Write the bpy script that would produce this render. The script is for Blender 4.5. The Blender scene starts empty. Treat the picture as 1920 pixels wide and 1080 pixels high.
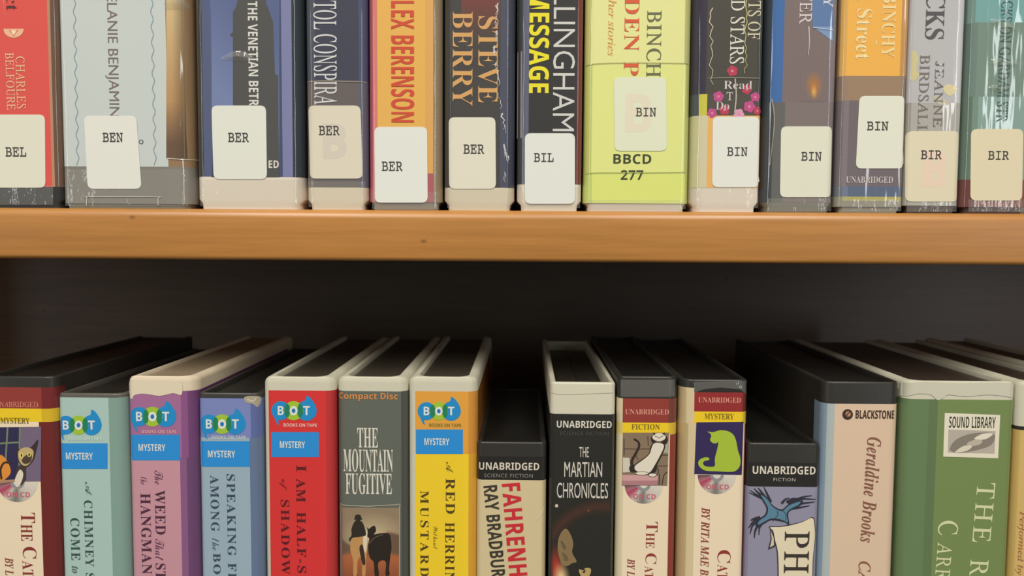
import bpy, bmesh, math, random
from mathutils import Vector, Matrix, Euler
from mathutils.geometry import tessellate_polygon

scene = bpy.context.scene
COL = scene.collection
random.seed(4)
R = math.radians

# ------------------------------------------------------------------ camera
F_PX = 1500.0
EYE_Z = 1.20
cam = bpy.data.cameras.new('camera')
cam.sensor_width = 36.0
cam.lens = 36.0 * F_PX / 1920.0
cam_ob = bpy.data.objects.new('camera', cam)
COL.objects.link(cam_ob)
cam_ob.location = (0.0, -0.375, EYE_Z)
cam_ob.rotation_mode = 'XYZ'
PITCH, YAW, ROLL = 3.6, 0.9, 0.37
cam_rot = Euler((0, 0, R(YAW))).to_matrix() @ Euler((R(90 - PITCH), 0, 0)).to_matrix() @ Euler((0, 0, R(ROLL))).to_matrix()
cam_ob.rotation_euler = cam_rot.to_euler('XYZ')
cam.clip_start = 0.01
cam.dof.use_dof = True
cam.dof.focus_distance = 0.375
cam.dof.aperture_fstop = 9.0
scene.camera = cam_ob

# ------------------------------------------------------------------ light
scene.view_settings.view_transform = 'Standard'
scene.view_settings.look = 'None'
scene.view_settings.exposure = 0.0
scene.view_settings.gamma = 1.0
world = bpy.data.worlds.new('library_room')
scene.world = world
world.use_nodes = True
bg = world.node_tree.nodes['Background']
bg.inputs[0].default_value = (1.0, 0.96, 0.88, 1)
bg.inputs[1].default_value = 0.10


TROFFER = 1.15


def area(name, loc, aim, sx, sy, power, col):
    l = bpy.data.lights.new(name, 'AREA')
    l.shape = 'RECTANGLE'
    l.size, l.size_y, l.energy, l.color = sx, sy, power, col
    o = bpy.data.objects.new(name, l)
    o.location = loc
    o.rotation_euler = (Vector(aim) - Vector(loc)).to_track_quat('-Z', 'Y').to_euler()
    COL.objects.link(o)
    return o


# long fluorescent troffers running away from the bookcase, and two tall unseen lights added for streaks on rounded edges
for tx, tp in ((-0.62, 40), (0.55, 40)):
    area('ceiling_troffer', (tx, -1.62, 2.65), (tx, -1.62, 0), 0.32, 2.0, tp * TROFFER, (1.0, 0.965, 0.88))
area('streak_light', (-2.6, -2.2, 1.55), (0, 0, 1.2), 0.2, 1.3, 8, (0.93, 0.96, 1.0))
area('streak_light', (1.9, -2.6, 1.55), (0, 0, 1.2), 0.2, 1.3, 9, (0.95, 0.97, 1.0))


# ------------------------------------------------------------------ measuring
CAM_M = cam_rot
CAM_L = Vector(cam_ob.location)


def P(px, py, y=0.0):
    """photo pixel -> point on the upright plane at depth y (the plane of the spines)"""
    d = CAM_M @ Vector(((px - 960) / F_PX, -(py - 540) / F_PX, -1.0))
    t = (y - CAM_L.y) / d.y
    return CAM_L + d * t


# ------------------------------------------------------------------ materials
def lin(c):
    c = c / 255.0
    return c / 12.92 if c <= 0.04045 else ((c + 0.055) / 1.055) ** 2.4


GAIN = 1.0            # how strongly the row is lit: photo colour / GAIN = pigment


TONE = (0.965, 0.955, 0.96)   # white point of the colour readings taken from the photograph


def pigment(rgb):
    return tuple(min(0.9, max(0.004, lin(v * t) / GAIN)) for v, t in zip(rgb, TONE))


MATS = {}


def new_mat(name):
    m = bpy.data.materials.new(name)
    m.use_nodes = True
    nt = m.node_tree
    return m, nt, nt.nodes['Principled BSDF']


def film_bump(nt, b, strength, sx=120.0, sz=16.0):
    tc = nt.nodes.new('ShaderNodeNewGeometry')
    mp = nt.nodes.new('ShaderNodeMapping')
    mp.inputs['Scale'].default_value = (sx, 60, sz)
    nz = nt.nodes.new('ShaderNodeTexNoise')
    nz.inputs['Scale'].default_value = 1.0
    nz.inputs['Detail'].default_value = 2.0
    bp = nt.nodes.new('ShaderNodeBump')
    bp.inputs['Strength'].default_value = strength
    bp.inputs['Distance'].default_value = 0.002
    nt.links.new(tc.outputs['Position'], mp.inputs['Vector'])
    nt.links.new(mp.outputs['Vector'], nz.inputs['Vector'])
    nt.links.new(nz.outputs['Fac'], bp.inputs['Height'])
    nt.links.new(bp.outputs['Normal'], b.inputs['Coat Normal'])


def mat(rgb, kind='film'):
    """film: print under clear glossy film; card: matt label; shell: moulded plastic; ink: as film"""
    key = (tuple(rgb), kind, GAIN, TONE)
    if key in MATS:
        return MATS[key]
    m, nt, b = new_mat(kind)
    b.inputs['Base Color'].default_value = (*pigment(rgb), 1)
    if kind == 'film':
        b.inputs['Roughness'].default_value = 0.55
        b.inputs['Specular IOR Level'].default_value = 0.2
        b.inputs['Coat Weight'].default_value = 1.0
        b.inputs['Coat Roughness'].default_value = 0.06
        film_bump(nt, b, 0.35)
    elif kind == 'card':
        b.inputs['Roughness'].default_value = 0.6
        b.inputs['Specular IOR Level'].default_value = 0.25
    elif kind == 'shell':
        b.inputs['Roughness'].default_value = 0.38
        b.inputs['Specular IOR Level'].default_value = 0.35
        nz = nt.nodes.new('ShaderNodeTexNoise')
        nz.inputs['Scale'].default_value = 900
        bp = nt.nodes.new('ShaderNodeBump')
        bp.inputs['Strength'].default_value = 0.08
        bp.inputs['Distance'].default_value = 0.0005
        tc = nt.nodes.new('ShaderNodeNewGeometry')
        nt.links.new(tc.outputs['Position'], nz.inputs['Vector'])
        nt.links.new(nz.outputs['Fac'], bp.inputs['Height'])
        nt.links.new(bp.outputs['Normal'], b.inputs['Normal'])
    MATS[key] = m
    return m


def print_mat():
    if 'print' in MATS:
        return MATS['print']
    m, nt, b = new_mat('printed_picture')
    a = nt.nodes.new('ShaderNodeAttribute')
    a.attribute_name = 'ink'
    nt.links.new(a.outputs['Color'], b.inputs['Base Color'])
    b.inputs['Roughness'].default_value = 0.55
    b.inputs['Specular IOR Level'].default_value = 0.2
    b.inputs['Coat Weight'].default_value = 1.0
    b.inputs['Coat Roughness'].default_value = 0.06
    film_bump(nt, b, 0.35)
    MATS['print'] = m
    return m


def clear_mat():
    if 'clear' in MATS:
        return MATS['clear']
    m, nt, b = new_mat('clear_film')
    out = nt.nodes['Material Output']
    tr = nt.nodes.new('ShaderNodeBsdfTransparent')
    tr.inputs[0].default_value = (1, 1, 0.98, 1)
    gl = nt.nodes.new('ShaderNodeBsdfGlossy')
    gl.inputs['Roughness'].default_value = 0.12
    df = nt.nodes.new('ShaderNodeBsdfDiffuse')
    df.inputs[0].default_value = (0.8, 0.79, 0.74, 1)
    lw = nt.nodes.new('ShaderNodeLayerWeight')
    lw.inputs['Blend'].default_value = 0.5
    pw = nt.nodes.new('ShaderNodeMath')
    pw.operation = 'POWER'
    pw.inputs[1].default_value = 4.0
    fr = nt.nodes.new('ShaderNodeMath')
    fr.operation = 'MULTIPLY_ADD'
    fr.inputs[1].default_value = 0.5
    fr.inputs[2].default_value = 0.05
    nt.links.new(lw.outputs['Facing'], pw.inputs[0])
    nt.links.new(pw.outputs[0], fr.inputs[0])
    geo = nt.nodes.new('ShaderNodeNewGeometry')
    mp = nt.nodes.new('ShaderNodeMapping')
    mp.inputs['Scale'].default_value = (150, 60, 90)
    nz = nt.nodes.new('ShaderNodeTexNoise')
    nz.inputs['Scale'].default_value = 1.0
    nz.inputs['Detail'].default_value = 3
    bp = nt.nodes.new('ShaderNodeBump')
    bp.inputs['Strength'].default_value = 0.45
    bp.inputs['Distance'].default_value = 0.003
    nt.links.new(geo.outputs['Position'], mp.inputs['Vector'])
    nt.links.new(mp.outputs['Vector'], nz.inputs['Vector'])
    nt.links.new(nz.outputs['Fac'], bp.inputs['Height'])
    nt.links.new(bp.outputs['Normal'], gl.inputs['Normal'])
    m1 = nt.nodes.new('ShaderNodeMixShader')
    m2 = nt.nodes.new('ShaderNodeMixShader')
    m1.inputs[0].default_value = 0.10
    nt.links.new(tr.outputs[0], m1.inputs[1])
    nt.links.new(df.outputs[0], m1.inputs[2])
    nt.links.new(fr.outputs[0], m2.inputs[0])
    nt.links.new(m1.outputs[0], m2.inputs[1])
    nt.links.new(gl.outputs[0], m2.inputs[2])
    nt.links.new(m2.outputs[0], out.inputs['Surface'])
    MATS['clear'] = m
    return m


def wood_mat(name, dark, light, scale=1.0):
    m, nt, b = new_mat(name)
    geo = nt.nodes.new('ShaderNodeNewGeometry')
    mp = nt.nodes.new('ShaderNodeMapping')
    mp.inputs['Scale'].default_value = (14 * scale, 60 * scale, 330 * scale)
    n1 = nt.nodes.new('ShaderNodeTexNoise')
    n1.inputs['Scale'].default_value = 1.0
    n1.inputs['Detail'].default_value = 6
    n1.inputs['Roughness'].default_value = 0.65
    mp2 = nt.nodes.new('ShaderNodeMapping')
    mp2.inputs['Scale'].default_value = (5, 10, 30)
    n2 = nt.nodes.new('ShaderNodeTexNoise')
    n2.inputs['Scale'].default_value = 1.0
    n2.inputs['Detail'].default_value = 2
    ad = nt.nodes.new('ShaderNodeMath')
    ad.operation = 'MULTIPLY_ADD'
    ad.inputs[1].default_value = 0.5
    r = nt.nodes.new('ShaderNodeValToRGB')
    r.color_ramp.elements[0].position = 0.52
    r.color_ramp.elements[0].color = (*dark, 1)
    r.color_ramp.elements[1].position = 0.92
    r.color_ramp.elements[1].color = (*light, 1)
    # small dark pores and knots
    vo = nt.nodes.new('ShaderNodeTexVoronoi')
    vo.inputs['Scale'].default_value = 42
    vs = nt.nodes.new('ShaderNodeMapping')
    vs.inputs['Scale'].default_value = (0.8, 1, 1.3)
    r2 = nt.nodes.new('ShaderNodeValToRGB')
    r2.color_ramp.elements[0].position = 0.035
    r2.color_ramp.elements[0].color = (0.45, 0.40, 0.36, 1)
    r2.color_ramp.elements[1].position = 0.075
    r2.color_ramp.elements[1].color = (1, 1, 1, 1)
    mx = nt.nodes.new('ShaderNodeMix')
    mx.data_type = 'RGBA'
    mx.blend_type = 'MULTIPLY'
    mx.inputs[0].default_value = 0.8
    L = nt.links.new
    L(geo.outputs['Position'], mp.inputs['Vector'])
    L(geo.outputs['Position'], mp2.inputs['Vector'])
    L(geo.outputs['Position'], vs.inputs['Vector'])
    L(vs.outputs[0], vo.inputs['Vector'])
    L(vo.outputs['Distance'], r2.inputs[0])
    L(mp.outputs[0], n1.inputs['Vector'])
    L(mp2.outputs[0], n2.inputs['Vector'])
    L(n2.outputs['Fac'], ad.inputs[0])
    L(n1.outputs['Fac'], ad.inputs[2])
    L(ad.outputs[0], r.inputs[0])
    L(r.outputs[0], mx.inputs[6])
    L(r2.outputs[0], mx.inputs[7])
    L(mx.outputs[2], b.inputs['Base Color'])
    b.inputs['Roughness'].default_value = 0.42
    b.inputs['Coat Weight'].default_value = 0.35
    b.inputs['Coat Roughness'].default_value = 0.3
    bp = nt.nodes.new('ShaderNodeBump')
    bp.inputs['Strength'].default_value = 0.12
    bp.inputs['Distance'].default_value = 0.0004
    L(n1.outputs['Fac'], bp.inputs['Height'])
    L(bp.outputs[0], b.inputs['Normal'])
    return m


def link_mesh(name, me, mats, parent=None):
    for m in mats:
        me.materials.append(m)
    o = bpy.data.objects.new(name, me)
    COL.objects.link(o)
    o.parent = parent
    return o


def link_bm(name, bm, mats, parent=None, smooth=False):
    me = bpy.data.meshes.new(name)
    bm.to_mesh(me)
    bm.free()
    if smooth:
        for p in me.polygons:
            p.use_smooth = True
    return link_mesh(name, me, mats, parent)


# ------------------------------------------------------------------ bookcase
Y_EDGE = -0.003
Z_SHELF = P(960, 394.5, Y_EDGE).z
Z_UNDER = P(960, 491, Y_EDGE).z
Z_LOW = P(960, 1475, Y_EDGE).z
X_LO, X_HI = -0.64, 0.68
DEPTH = 0.262


def shelf_board(z0, z1, parent, m):
    prof = []
    r1, r2 = 0.0042, 0.0020
    yb = DEPTH
    for k in range(9):
        a = R(90 + 90 * k / 8)
        prof.append((Y_EDGE + r1 + r1 * math.cos(a), z1 - r1 + r1 * math.sin(a)))
    for k in range(6):
        a = R(180 + 90 * k / 5)
        prof.append((Y_EDGE + r2 + r2 * math.cos(a), z0 + r2 + r2 * math.sin(a)))
    prof += [(yb, z0), (yb, z1)]
    bm = bmesh.new()
    a = [bm.verts.new((X_LO, y, z)) for y, z in prof]
    b = [bm.verts.new((X_HI, y, z)) for y, z in prof]
    n = len(prof)
    for i in range(n):
        bm.faces.new((a[i], a[(i + 1) % n], b[(i + 1) % n], b[i]))
    bm.faces.new(a[::-1])
    bm.faces.new(b)
    bmesh.ops.recalc_face_normals(bm, faces=bm.faces)
    o = link_bm('shelf_board', bm, [m], parent)
    for p in o.data.polygons:
        p.use_smooth = abs(p.normal.x) < 0.5
    o.data.set_sharp_from_angle(angle=R(40))
    return o


def box_bm(bm, x0, x1, y0, y1, z0, z1):
    vs = [bm.verts.new((x, y, z)) for x in (x0, x1) for y in (y0, y1) for z in (z0, z1)]
    for f in ((0, 1, 3, 2), (4, 6, 7, 5), (0, 4, 5, 1), (2, 3, 7, 6), (0, 2, 6, 4), (1, 5, 7, 3)):
        bm.faces.new([vs[i] for i in f])
    bmesh.ops.recalc_face_normals(bm, faces=bm.faces)


bookcase = bpy.data.objects.new('bookcase', None)
bookcase['label'] = 'wooden library bookcase with honey brown shelf between two rows of audiobooks'
bookcase['category'] = 'bookcase'
COL.objects.link(bookcase)
WOOD = wood_mat('honey_maple', (0.37, 0.155, 0.032), (0.47, 0.206, 0.046))
BACKWOOD = wood_mat('dark_back_board', (0.080, 0.066, 0.046), (0.116, 0.094, 0.066))
shelf_board(Z_UNDER, Z_SHELF, bookcase, WOOD)
shelf_board(Z_LOW - (Z_SHELF - Z_UNDER), Z_LOW, bookcase, WOOD)
bm = bmesh.new()
box_bm(bm, X_LO, X_HI, DEPTH, DEPTH + 0.008, Z_LOW - 0.03, Z_SHELF + 0.26)
link_bm('back_panel', bm, [BACKWOOD], bookcase)
for xs in (X_LO - 0.02, X_HI):
    bm = bmesh.new()
    box_bm(bm, xs, xs + 0.02, Y_EDGE, DEPTH + 0.008, Z_LOW - 0.03, Z_SHELF + 0.26)
    link_bm('side_panel', bm, [WOOD], bookcase)

# ------------------------------------------------------------------ lettering
ALPH = {'serif': (0x1D400, 0x1D41A), 'serifb': (0x1D400, 0x1D41A), 'ital': (0x1D434, 0x1D44E), 'roman': (0x1D434, 0x1D44E), 'bital': (0x1D468, 0x1D482),
        'script': (0x1D4D0, 0x1D4EA), 'sansb': (0x1D5D4, 0x1D5EE), 'mono': (0x1D670, 0x1D68A)}
ROMAN_SHEAR = math.tan(R(15.5))
OFFS = {'roman': 0.004, 'serif': -0.011, 'sansh': 0.006, 'sanst': -0.006}


def glyphs(s, style):
    st = {'sansh': 'sansb', 'slab': 'serifb'}.get(style, style)
    if st not in ALPH:
        return s
    up, lo = ALPH[st]
    out = ''
    for c in s:
        if 'A' <= c <= 'Z':
            out += chr(up + ord(c) - 65)
        elif 'a' <= c <= 'z':
            out += '\u210e' if (st == 'ital' and c == 'h') else chr(lo + ord(c) - 97)
        elif c.isdigit() and st in ('sansb',):
            out += chr(0x1D7EC + int(c))
        else:
            out += c
    return out


TXT = {}


def text_mesh(s, style, gap=1.0, off=None):
    key = (s, style, gap, off)
    if key not in TXT:
        f = bpy.data.curves.new('lettering', 'FONT')
        f.body = glyphs(s, style)
        f.offset = OFFS.get(style, 0.0) if off is None else off
        f.space_character = gap
        f.resolution_u = 3
        o = bpy.data.objects.new('lettering', f)
        COL.objects.link(o)
        bpy.context.view_layer.update()
        dg = bpy.context.evaluated_depsgraph_get()
        me = bpy.data.meshes.new_from_object(o.evaluated_get(dg))
        k = ROMAN_SHEAR if style == 'roman' else 0.0
        vs = [(v.co.x - k * v.co.y, v.co.y) for v in me.vertices]
        fs = [tuple(p.vertices) for p in me.polygons]
        bpy.data.meshes.remove(me)
        bpy.data.objects.remove(o)
        bpy.data.curves.remove(f)
        TXT[key] = (vs, fs)
    return TXT[key]


def bounds(vs):
    xs = [v[0] for v in vs]
    ys = [v[1] for v in vs]
    return min(xs), max(xs), min(ys), max(ys)


def smooth_loop(pts, n=5, closed=True):
    out = []
    m = len(pts)
    rng = range(m) if closed else range(m - 1)
    for i in rng:
        if closed:
            p0, p1, p2, p3 = pts[i - 1], pts[i], pts[(i + 1) % m], pts[(i + 2) % m]
        else:
            p0, p1, p2, p3 = pts[max(i - 1, 0)], pts[i], pts[i + 1], pts[min(i + 2, m - 1)]
        for k in range(n):
            t = k / n
            out.append(tuple(0.5 * (2 * p1[j] + (p2[j] - p0[j]) * t + (2 * p0[j] - 5 * p1[j] + 4 * p2[j] - p3[j]) * t * t
                                    + (3 * p1[j] - p0[j] - 3 * p2[j] + p3[j]) * t ** 3) for j in (0, 1)))
    if not closed:
        out.append(tuple(pts[-1]))
    return out


def ell(cx, cy, rx, ry=None, n=28, a0=0, a1=360):
    ry = rx if ry is None else ry
    return [(cx + rx * math.cos(R(a0 + (a1 - a0) * k / n)), cy + ry * math.sin(R(a0 + (a1 - a0) * k / n)))
            for k in range(n if abs(a1 - a0) == 360 else n + 1)]


def round_rect(c, r=10, n=4):
    """four corners in photo pixels, clockwise from top left, with rounded corners"""
    out = []
    for i in range(4):
        p, a, b = Vector(c[i]), Vector(c[i - 1]), Vector(c[(i + 1) % 4])
        u, v = (a - p).normalized() * r, (b - p).normalized() * r
        for k in range(n + 1):
            t = k / n
            q = (p + u) * (1 - t) ** 2 + p * 2 * t * (1 - t) + (p + v) * t * t
            out.append((q.x, q.y))
    return out


# ------------------------------------------------------------------ audiobook case
LAYER = 0.35      # print, film and labels lie within a few tenths of a millimetre


class Case:
    def __init__(self, name, label, group, x0, x1, top, zb, body, yref, rl=3.0, rr=3.0, depth=0.158,
                 inner=(66, 62, 54), rim=2.2, front_rim=1.2, recess=2.2, bev=0.9, foot=0.0, chamfer=0.0, fold=False):
        self.X0, self.X1 = P(x0, yref).x, P(x1, yref).x
        self.W = self.X1 - self.X0
        self.cx = (self.X0 + self.X1) / 2
        self.h = self.W / 2
        self.zb = zb
        self.zt = P((x0 + x1) / 2, top).z if isinstance(top, (int, float)) and top > 5 else zb + top
        self.rl, self.rr, self.depth = rl / 1000, rr / 1000, depth
        self.foot, self.chamfer, self.fold = foot / 1000, chamfer / 1000, fold
        root = bpy.data.objects.new(name, None)
        root.location = (self.cx, 0, zb)
        root.empty_display_size = 0.02
        COL.objects.link(root)
        root['label'], root['category'], root['group'] = label, 'audiobook', group
        self.root = root
        self.shell(body, inner, rim / 1000, front_rim / 1000, recess / 1000, bev / 1000)

    # plan outline, inset by d (sides) / df (front)
    def ring(self, d=0.0, df=None, inner=False):
        df = d if df is None else df
        h, D = self.h - d, self.depth - (0.0003 if inner else d)
        rl, rr = max(self.rl - d, 0.0004), max(self.rr - d, 0.0004)
        if inner and self.chamfer:
            rl = rr = self.chamfer
        pts = [(-h, D)]
        for k in range(8):
            a = R(180 + 90 * k / 7)
            pts.append((-h + rl + rl * math.cos(a), df + rl + rl * math.sin(a)))
        for k in range(8):
            a = R(270 + 90 * k / 7)
            pts.append((h - rr + rr * math.cos(a), df + rr + rr * math.sin(a)))
        pts.append((h, D))
        return pts

    def yfront(self, x):
        h = self.h
        x = max(-h + 1e-6, min(h - 1e-6, x))
        if x < -h + self.rl:
            d = (-h + self.rl) - x
            return self.rl - math.sqrt(max(self.rl ** 2 - d * d, 0))
        if x > h - self.rr:
            d = x - (h - self.rr)
            return self.rr - math.sqrt(max(self.rr ** 2 - d * d, 0))
        return 0.0

    def shell(self, body, inner, rim, frim, rec, bev):
        H = self.zt - self.zb
        b = 0.0009
        rim = max(rim, bev + 0.0012)
        ft = self.foot
        base = [(ft, 0.0009, 0.0), (ft, 0.0005, 0.0024), (0.0, 0.0, 0.0046)] if ft else [(0.0008, 0.0008, 0.0), (0.0, 0.0, 0.0010)]
        levels = base + [ (0.0, 0.0, H - bev * 0.9), (bev * 0.15, b * 0.1, H - bev * 0.5), (bev * 0.5, b * 0.4, H - bev * 0.14), (bev, b, H),
                  (rim, frim + 0.0003, H), (rim + 0.0004, frim + 0.0006, H - 0.0006), (rim + 0.0008, frim + 0.0008, H - rec)]
        bm = bmesh.new()
        rings = [[bm.verts.new((x, y, z)) for x, y in self.ring(d, df, k >= len(levels) - 3)] for k, (d, df, z) in enumerate(levels)]
        n = len(rings[0])
        for k, (a, c) in enumerate(zip(rings, rings[1:])):
            for i in range(n):
                if i == n - 1 and k >= len(base):      # the top is open at the back
                    continue
                j = (i + 1) % n
                bm.faces.new((a[i], a[j], c[j], c[i]))
        bm.faces.new(rings[0][::-1])
        bmesh.ops.recalc_face_normals(bm, faces=bm.faces)
        o = link_bm('case_shell', bm, [mat(body, 'shell')], self.root, True)
        o.data.set_sharp_from_angle(angle=R(35))
        self.body = o
        # the disc trays seen inside the open top: two leaves with a fold between them
        bm = bmesh.new()
        rg = self.ring(rim + 0.0009, frim + 0.0009, True)
        top = H - rec
        g = 0.012 if self.fold else 0.002
        for (xa, xb, z) in ((-1, -g, top), (g, 1, top - (0.0004 if self.fold else 0.0))):
            pts = []
            for x, y in rg:
                pts.append((min(max(x, xa * self.h), xb * self.h), y))
            vs_t = [bm.verts.new((x, y, z)) for x, y in pts]
            vs_b = [bm.verts.new((x, y, z - 0.004)) for x, y in pts]
            bm.faces.new(vs_t)
            for i in range(len(pts)):
                j = (i + 1) % len(pts)
                bm.faces.new((vs_t[i], vs_b[i], vs_b[j], vs_t[j]))
        bmesh.ops.remove_doubles(bm, verts=bm.verts, dist=1e-6)
        link_bm('disc_tray', bm, [mat(inner, 'shell')], self.root)

    def loc(self, px, py):
        p = P(px, py)
        return p.x - self.cx, p.z - self.zb

    # printed sleeve sheet: columns cut at xs (pixels), rows [(ytop, ybottom, [colours])]; wraps the sides
    def insert(self, xs, rows, wl=True, wr=True, yref=None, off=0.00025, name='printed_insert', kind='film', sd=0.93):
        off *= LAYER
        H = self.zt - self.zb
        mats, idx = [], {}

        def slot(c):
            c = tuple(c)
            if c not in idx:
                idx[c] = len(mats)
                mats.append(mat(c, kind))
            return idx[c]
        bm = bmesh.new()
        h = self.h
        for (ya, yb, cols) in rows:
            ym = (max(ya, -60) + min(yb, 1120)) / 2
            za = self.loc(960, ya)[1] if ya > -50 else H - 0.002
            zb_ = self.loc(960, yb)[1] if yb < 1130 else 0.003
            if yb > 300 and yb < 450:
                zb_ = max(zb_, 0.0006)
            cuts = [self.loc(x, ym)[0] for x in xs]
            lo = -h if wl else cuts.pop(0)
            hi = h if wr else cuts.pop(-1)
            if not wl:
                lo = max(lo, -h + 1e-5)
            if not wr:
                hi = min(hi, h - 1e-5)
            cuts = [c for c in cuts if lo < c < hi]
            sam = set([lo, hi] + cuts)
            for k in range(9):
                a = R(90 * k / 8)
                sam.add(-h + self.rl * (1 - math.sin(a)))
                sam.add(h - self.rr * (1 - math.sin(a)))
            sam = sorted(s for s in sam if lo - 1e-9 <= s <= hi + 1e-9)
            path = []
            if wl:
                path.append((-h - off, self.depth * sd, None))
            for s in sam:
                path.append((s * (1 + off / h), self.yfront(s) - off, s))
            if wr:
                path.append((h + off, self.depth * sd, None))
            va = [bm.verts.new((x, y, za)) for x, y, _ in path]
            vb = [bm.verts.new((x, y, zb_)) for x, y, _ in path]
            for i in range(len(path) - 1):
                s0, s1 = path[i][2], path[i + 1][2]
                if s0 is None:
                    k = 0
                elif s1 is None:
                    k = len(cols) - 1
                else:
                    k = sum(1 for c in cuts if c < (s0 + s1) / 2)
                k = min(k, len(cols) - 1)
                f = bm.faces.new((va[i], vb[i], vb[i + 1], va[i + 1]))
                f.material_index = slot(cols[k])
                f.smooth = True
        bmesh.ops.remove_doubles(bm, verts=bm.verts, dist=2e-6)
        o = link_bm(name, bm, mats, self.root)
        return o

    def _drape(self, bm, off):
        off *= LAYER
        h = self.h
        xs = [v.co.x for v in bm.verts]
        if not xs:
            return
        lo, hi = min(xs), max(xs)
        cuts = []
        for k in range(1, 8):
            a = R(90 * k / 8)
            cuts += [-h + self.rl * (1 - math.sin(a)), h - self.rr * (1 - math.sin(a))]
        cuts += [-h + self.rl, h - self.rr]
        for c in cuts:
            if lo < c < hi:
                bmesh.ops.bisect_plane(bm, geom=bm.verts[:] + bm.edges[:] + bm.faces[:], plane_co=(c, 0, 0), plane_no=(1, 0, 0))
        for v in bm.verts:
            v.co.y = self.yfront(v.co.x) - off
            if abs(v.co.x) > h - 1e-4:
                v.co.x = math.copysign(h + off, v.co.x)

    # flat printed shapes: [(points in photo pixels, colour)] drawn in order, one mesh
    def art(self, name, shapes, off=0.0005, kind='film', parent=None, label=None, step=0.00002):
        mats, idx = [], {}
        bm = bmesh.new()
        lay = 0
        for pts, col in shapes:
            t = bmesh.new()
            loc = [self.loc(x, y) for x, y in pts]
            vs = [t.verts.new((x, 0, z)) for x, z in loc]
            tri = tessellate_polygon([[Vector((x, z, 0)) for x, z in loc]])
            for a, b, c in tri:
                try:
                    t.faces.new((vs[a], vs[b], vs[c]))
                except ValueError:
                    pass
            self._drape(t, off + lay * step)
            lay += 1
            t.normal_update()
            for f in t.faces:
                if f.normal.y > 0:
                    f.normal_flip()
            c = tuple(col)
            if c not in idx:
                idx[c] = len(mats)
                mats.append(mat(c, kind))
            for f in t.faces:
                f.material_index = idx[c]
            me = bpy.data.meshes.new('t')
            t.to_mesh(me)
            t.free()
            bm.from_mesh(me)
            bpy.data.meshes.remove(me)
        o = link_bm(name, bm, mats, parent or self.root)
        if label:
            o['label'] = label
        return o

    def paint(self, name, x0, y0, x1, y1, fn, nx=40, ny=50, off=0.0004, parent=None):
        """a printed picture: a fine grid whose ink colour at each point is fn(px, py)"""
        bm = bmesh.new()
        off *= LAYER
        cl = bm.verts.layers.float_color.new('ink')
        g = []
        for j in range(ny + 1):
            row = []
            for i in range(nx + 1):
                px, py = x0 + (x1 - x0) * i / nx, y0 + (y1 - y0) * j / ny
                x, z = self.loc(px, py)
                x = max(-self.h, min(self.h, x))
                v = bm.verts.new((x, self.yfront(x) - off, z))
                v[cl] = (*pigment(fn(px, py)), 1)
                row.append(v)
            g.append(row)
        for j in range(ny):
            for i in range(nx):
                bm.faces.new((g[j][i], g[j + 1][i], g[j + 1][i + 1], g[j][i + 1]))
        return link_bm(name, bm, [print_mat()], parent or self.root)

    def text(self, s, style, box, col, vert=False, name='title', off=0.0007, ang=0.0, pre='', post='', gap=1.0, kind='film',
             parent=None, shear=0.0, weight=None):
        x0, y0, x1, y1 = box
        xc, yc = (x0 + x1) / 2, (y0 + y1) / 2
        mv, _ = text_mesh(s, style, gap, weight)
        b = bounds(mv)
        shift = 0.0
        if pre:
            pv, _ = text_mesh(pre + s, style, gap, weight)
            shift = bounds(pv)[1] - b[1]
        vs, fs = text_mesh(pre + s + post, style, gap, weight)
        w = P(x1, yc).x - P(x0, yc).x
        hgt = P(xc, y0).z - P(xc, y1).z
        cx, cz = self.loc(xc, yc)
        su = (hgt if vert else w) / (b[1] - b[0])
        sv = (w if vert else hgt) / (b[3] - b[2])
        ca, sa = math.cos(R(ang)), math.sin(R(ang))
        bm = bmesh.new()
        bv = []
        for x, y in vs:
            u = (x - shift - (b[0] + b[1]) / 2) * su
            v = (y - (b[2] + b[3]) / 2) * sv
            u += v * shear
            a, c = (v, -u) if vert else (u, v)
            a, c = a * ca - c * sa, a * sa + c * ca
            bv.append(bm.verts.new((cx + a, 0, cz + c)))
        for f in fs:
            try:
                bm.faces.new([bv[i] for i in f])
            except ValueError:
                pass
        # keep only what lies on the case
        H = self.zt - self.zb
        for z, sgn in ((H - 0.001, 1), (0.001, -1)):
            bmesh.ops.bisect_plane(bm, geom=bm.verts[:] + bm.edges[:] + bm.faces[:], plane_co=(0, 0, z), plane_no=(0, 0, sgn), clear_outer=True)
        self._drape(bm, off)
        bm.normal_update()
        for f in bm.faces:
            if f.normal.y > 0:
                f.normal_flip()
        return link_bm(name, bm, [mat(col, kind)], parent or self.root)

    def band(self, name, x0, y0, x1, y1, col, off=0.0005, kind='film', parent=None, label=None):
        return self.art(name, [([(x0, y0), (x1, y0), (x1, y1), (x0, y1)], col)], off, kind, parent, label)

    def sticker(self, corners, col, letters, lbox, ghost=None, gcol=None, ink=(75, 72, 70)):
        col = tuple(v * k for v, k in zip(col, (0.94, 0.955, 0.955)))
        s = self.art('spine_label', [(round_rect(corners, 11), col)], 0.0009, 'card', None, 'cream label reading ' + letters)
        if ghost:
            self.text('B', 'sansb', ghost, gcol, False, 'faint_letter', 0.00096, parent=s, kind='card', weight=0.02)
        self.text(letters, 'mono', lbox, ink, False, 'call_letters', 0.00102, parent=s, kind='card', weight=0.012)
        return s

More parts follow.
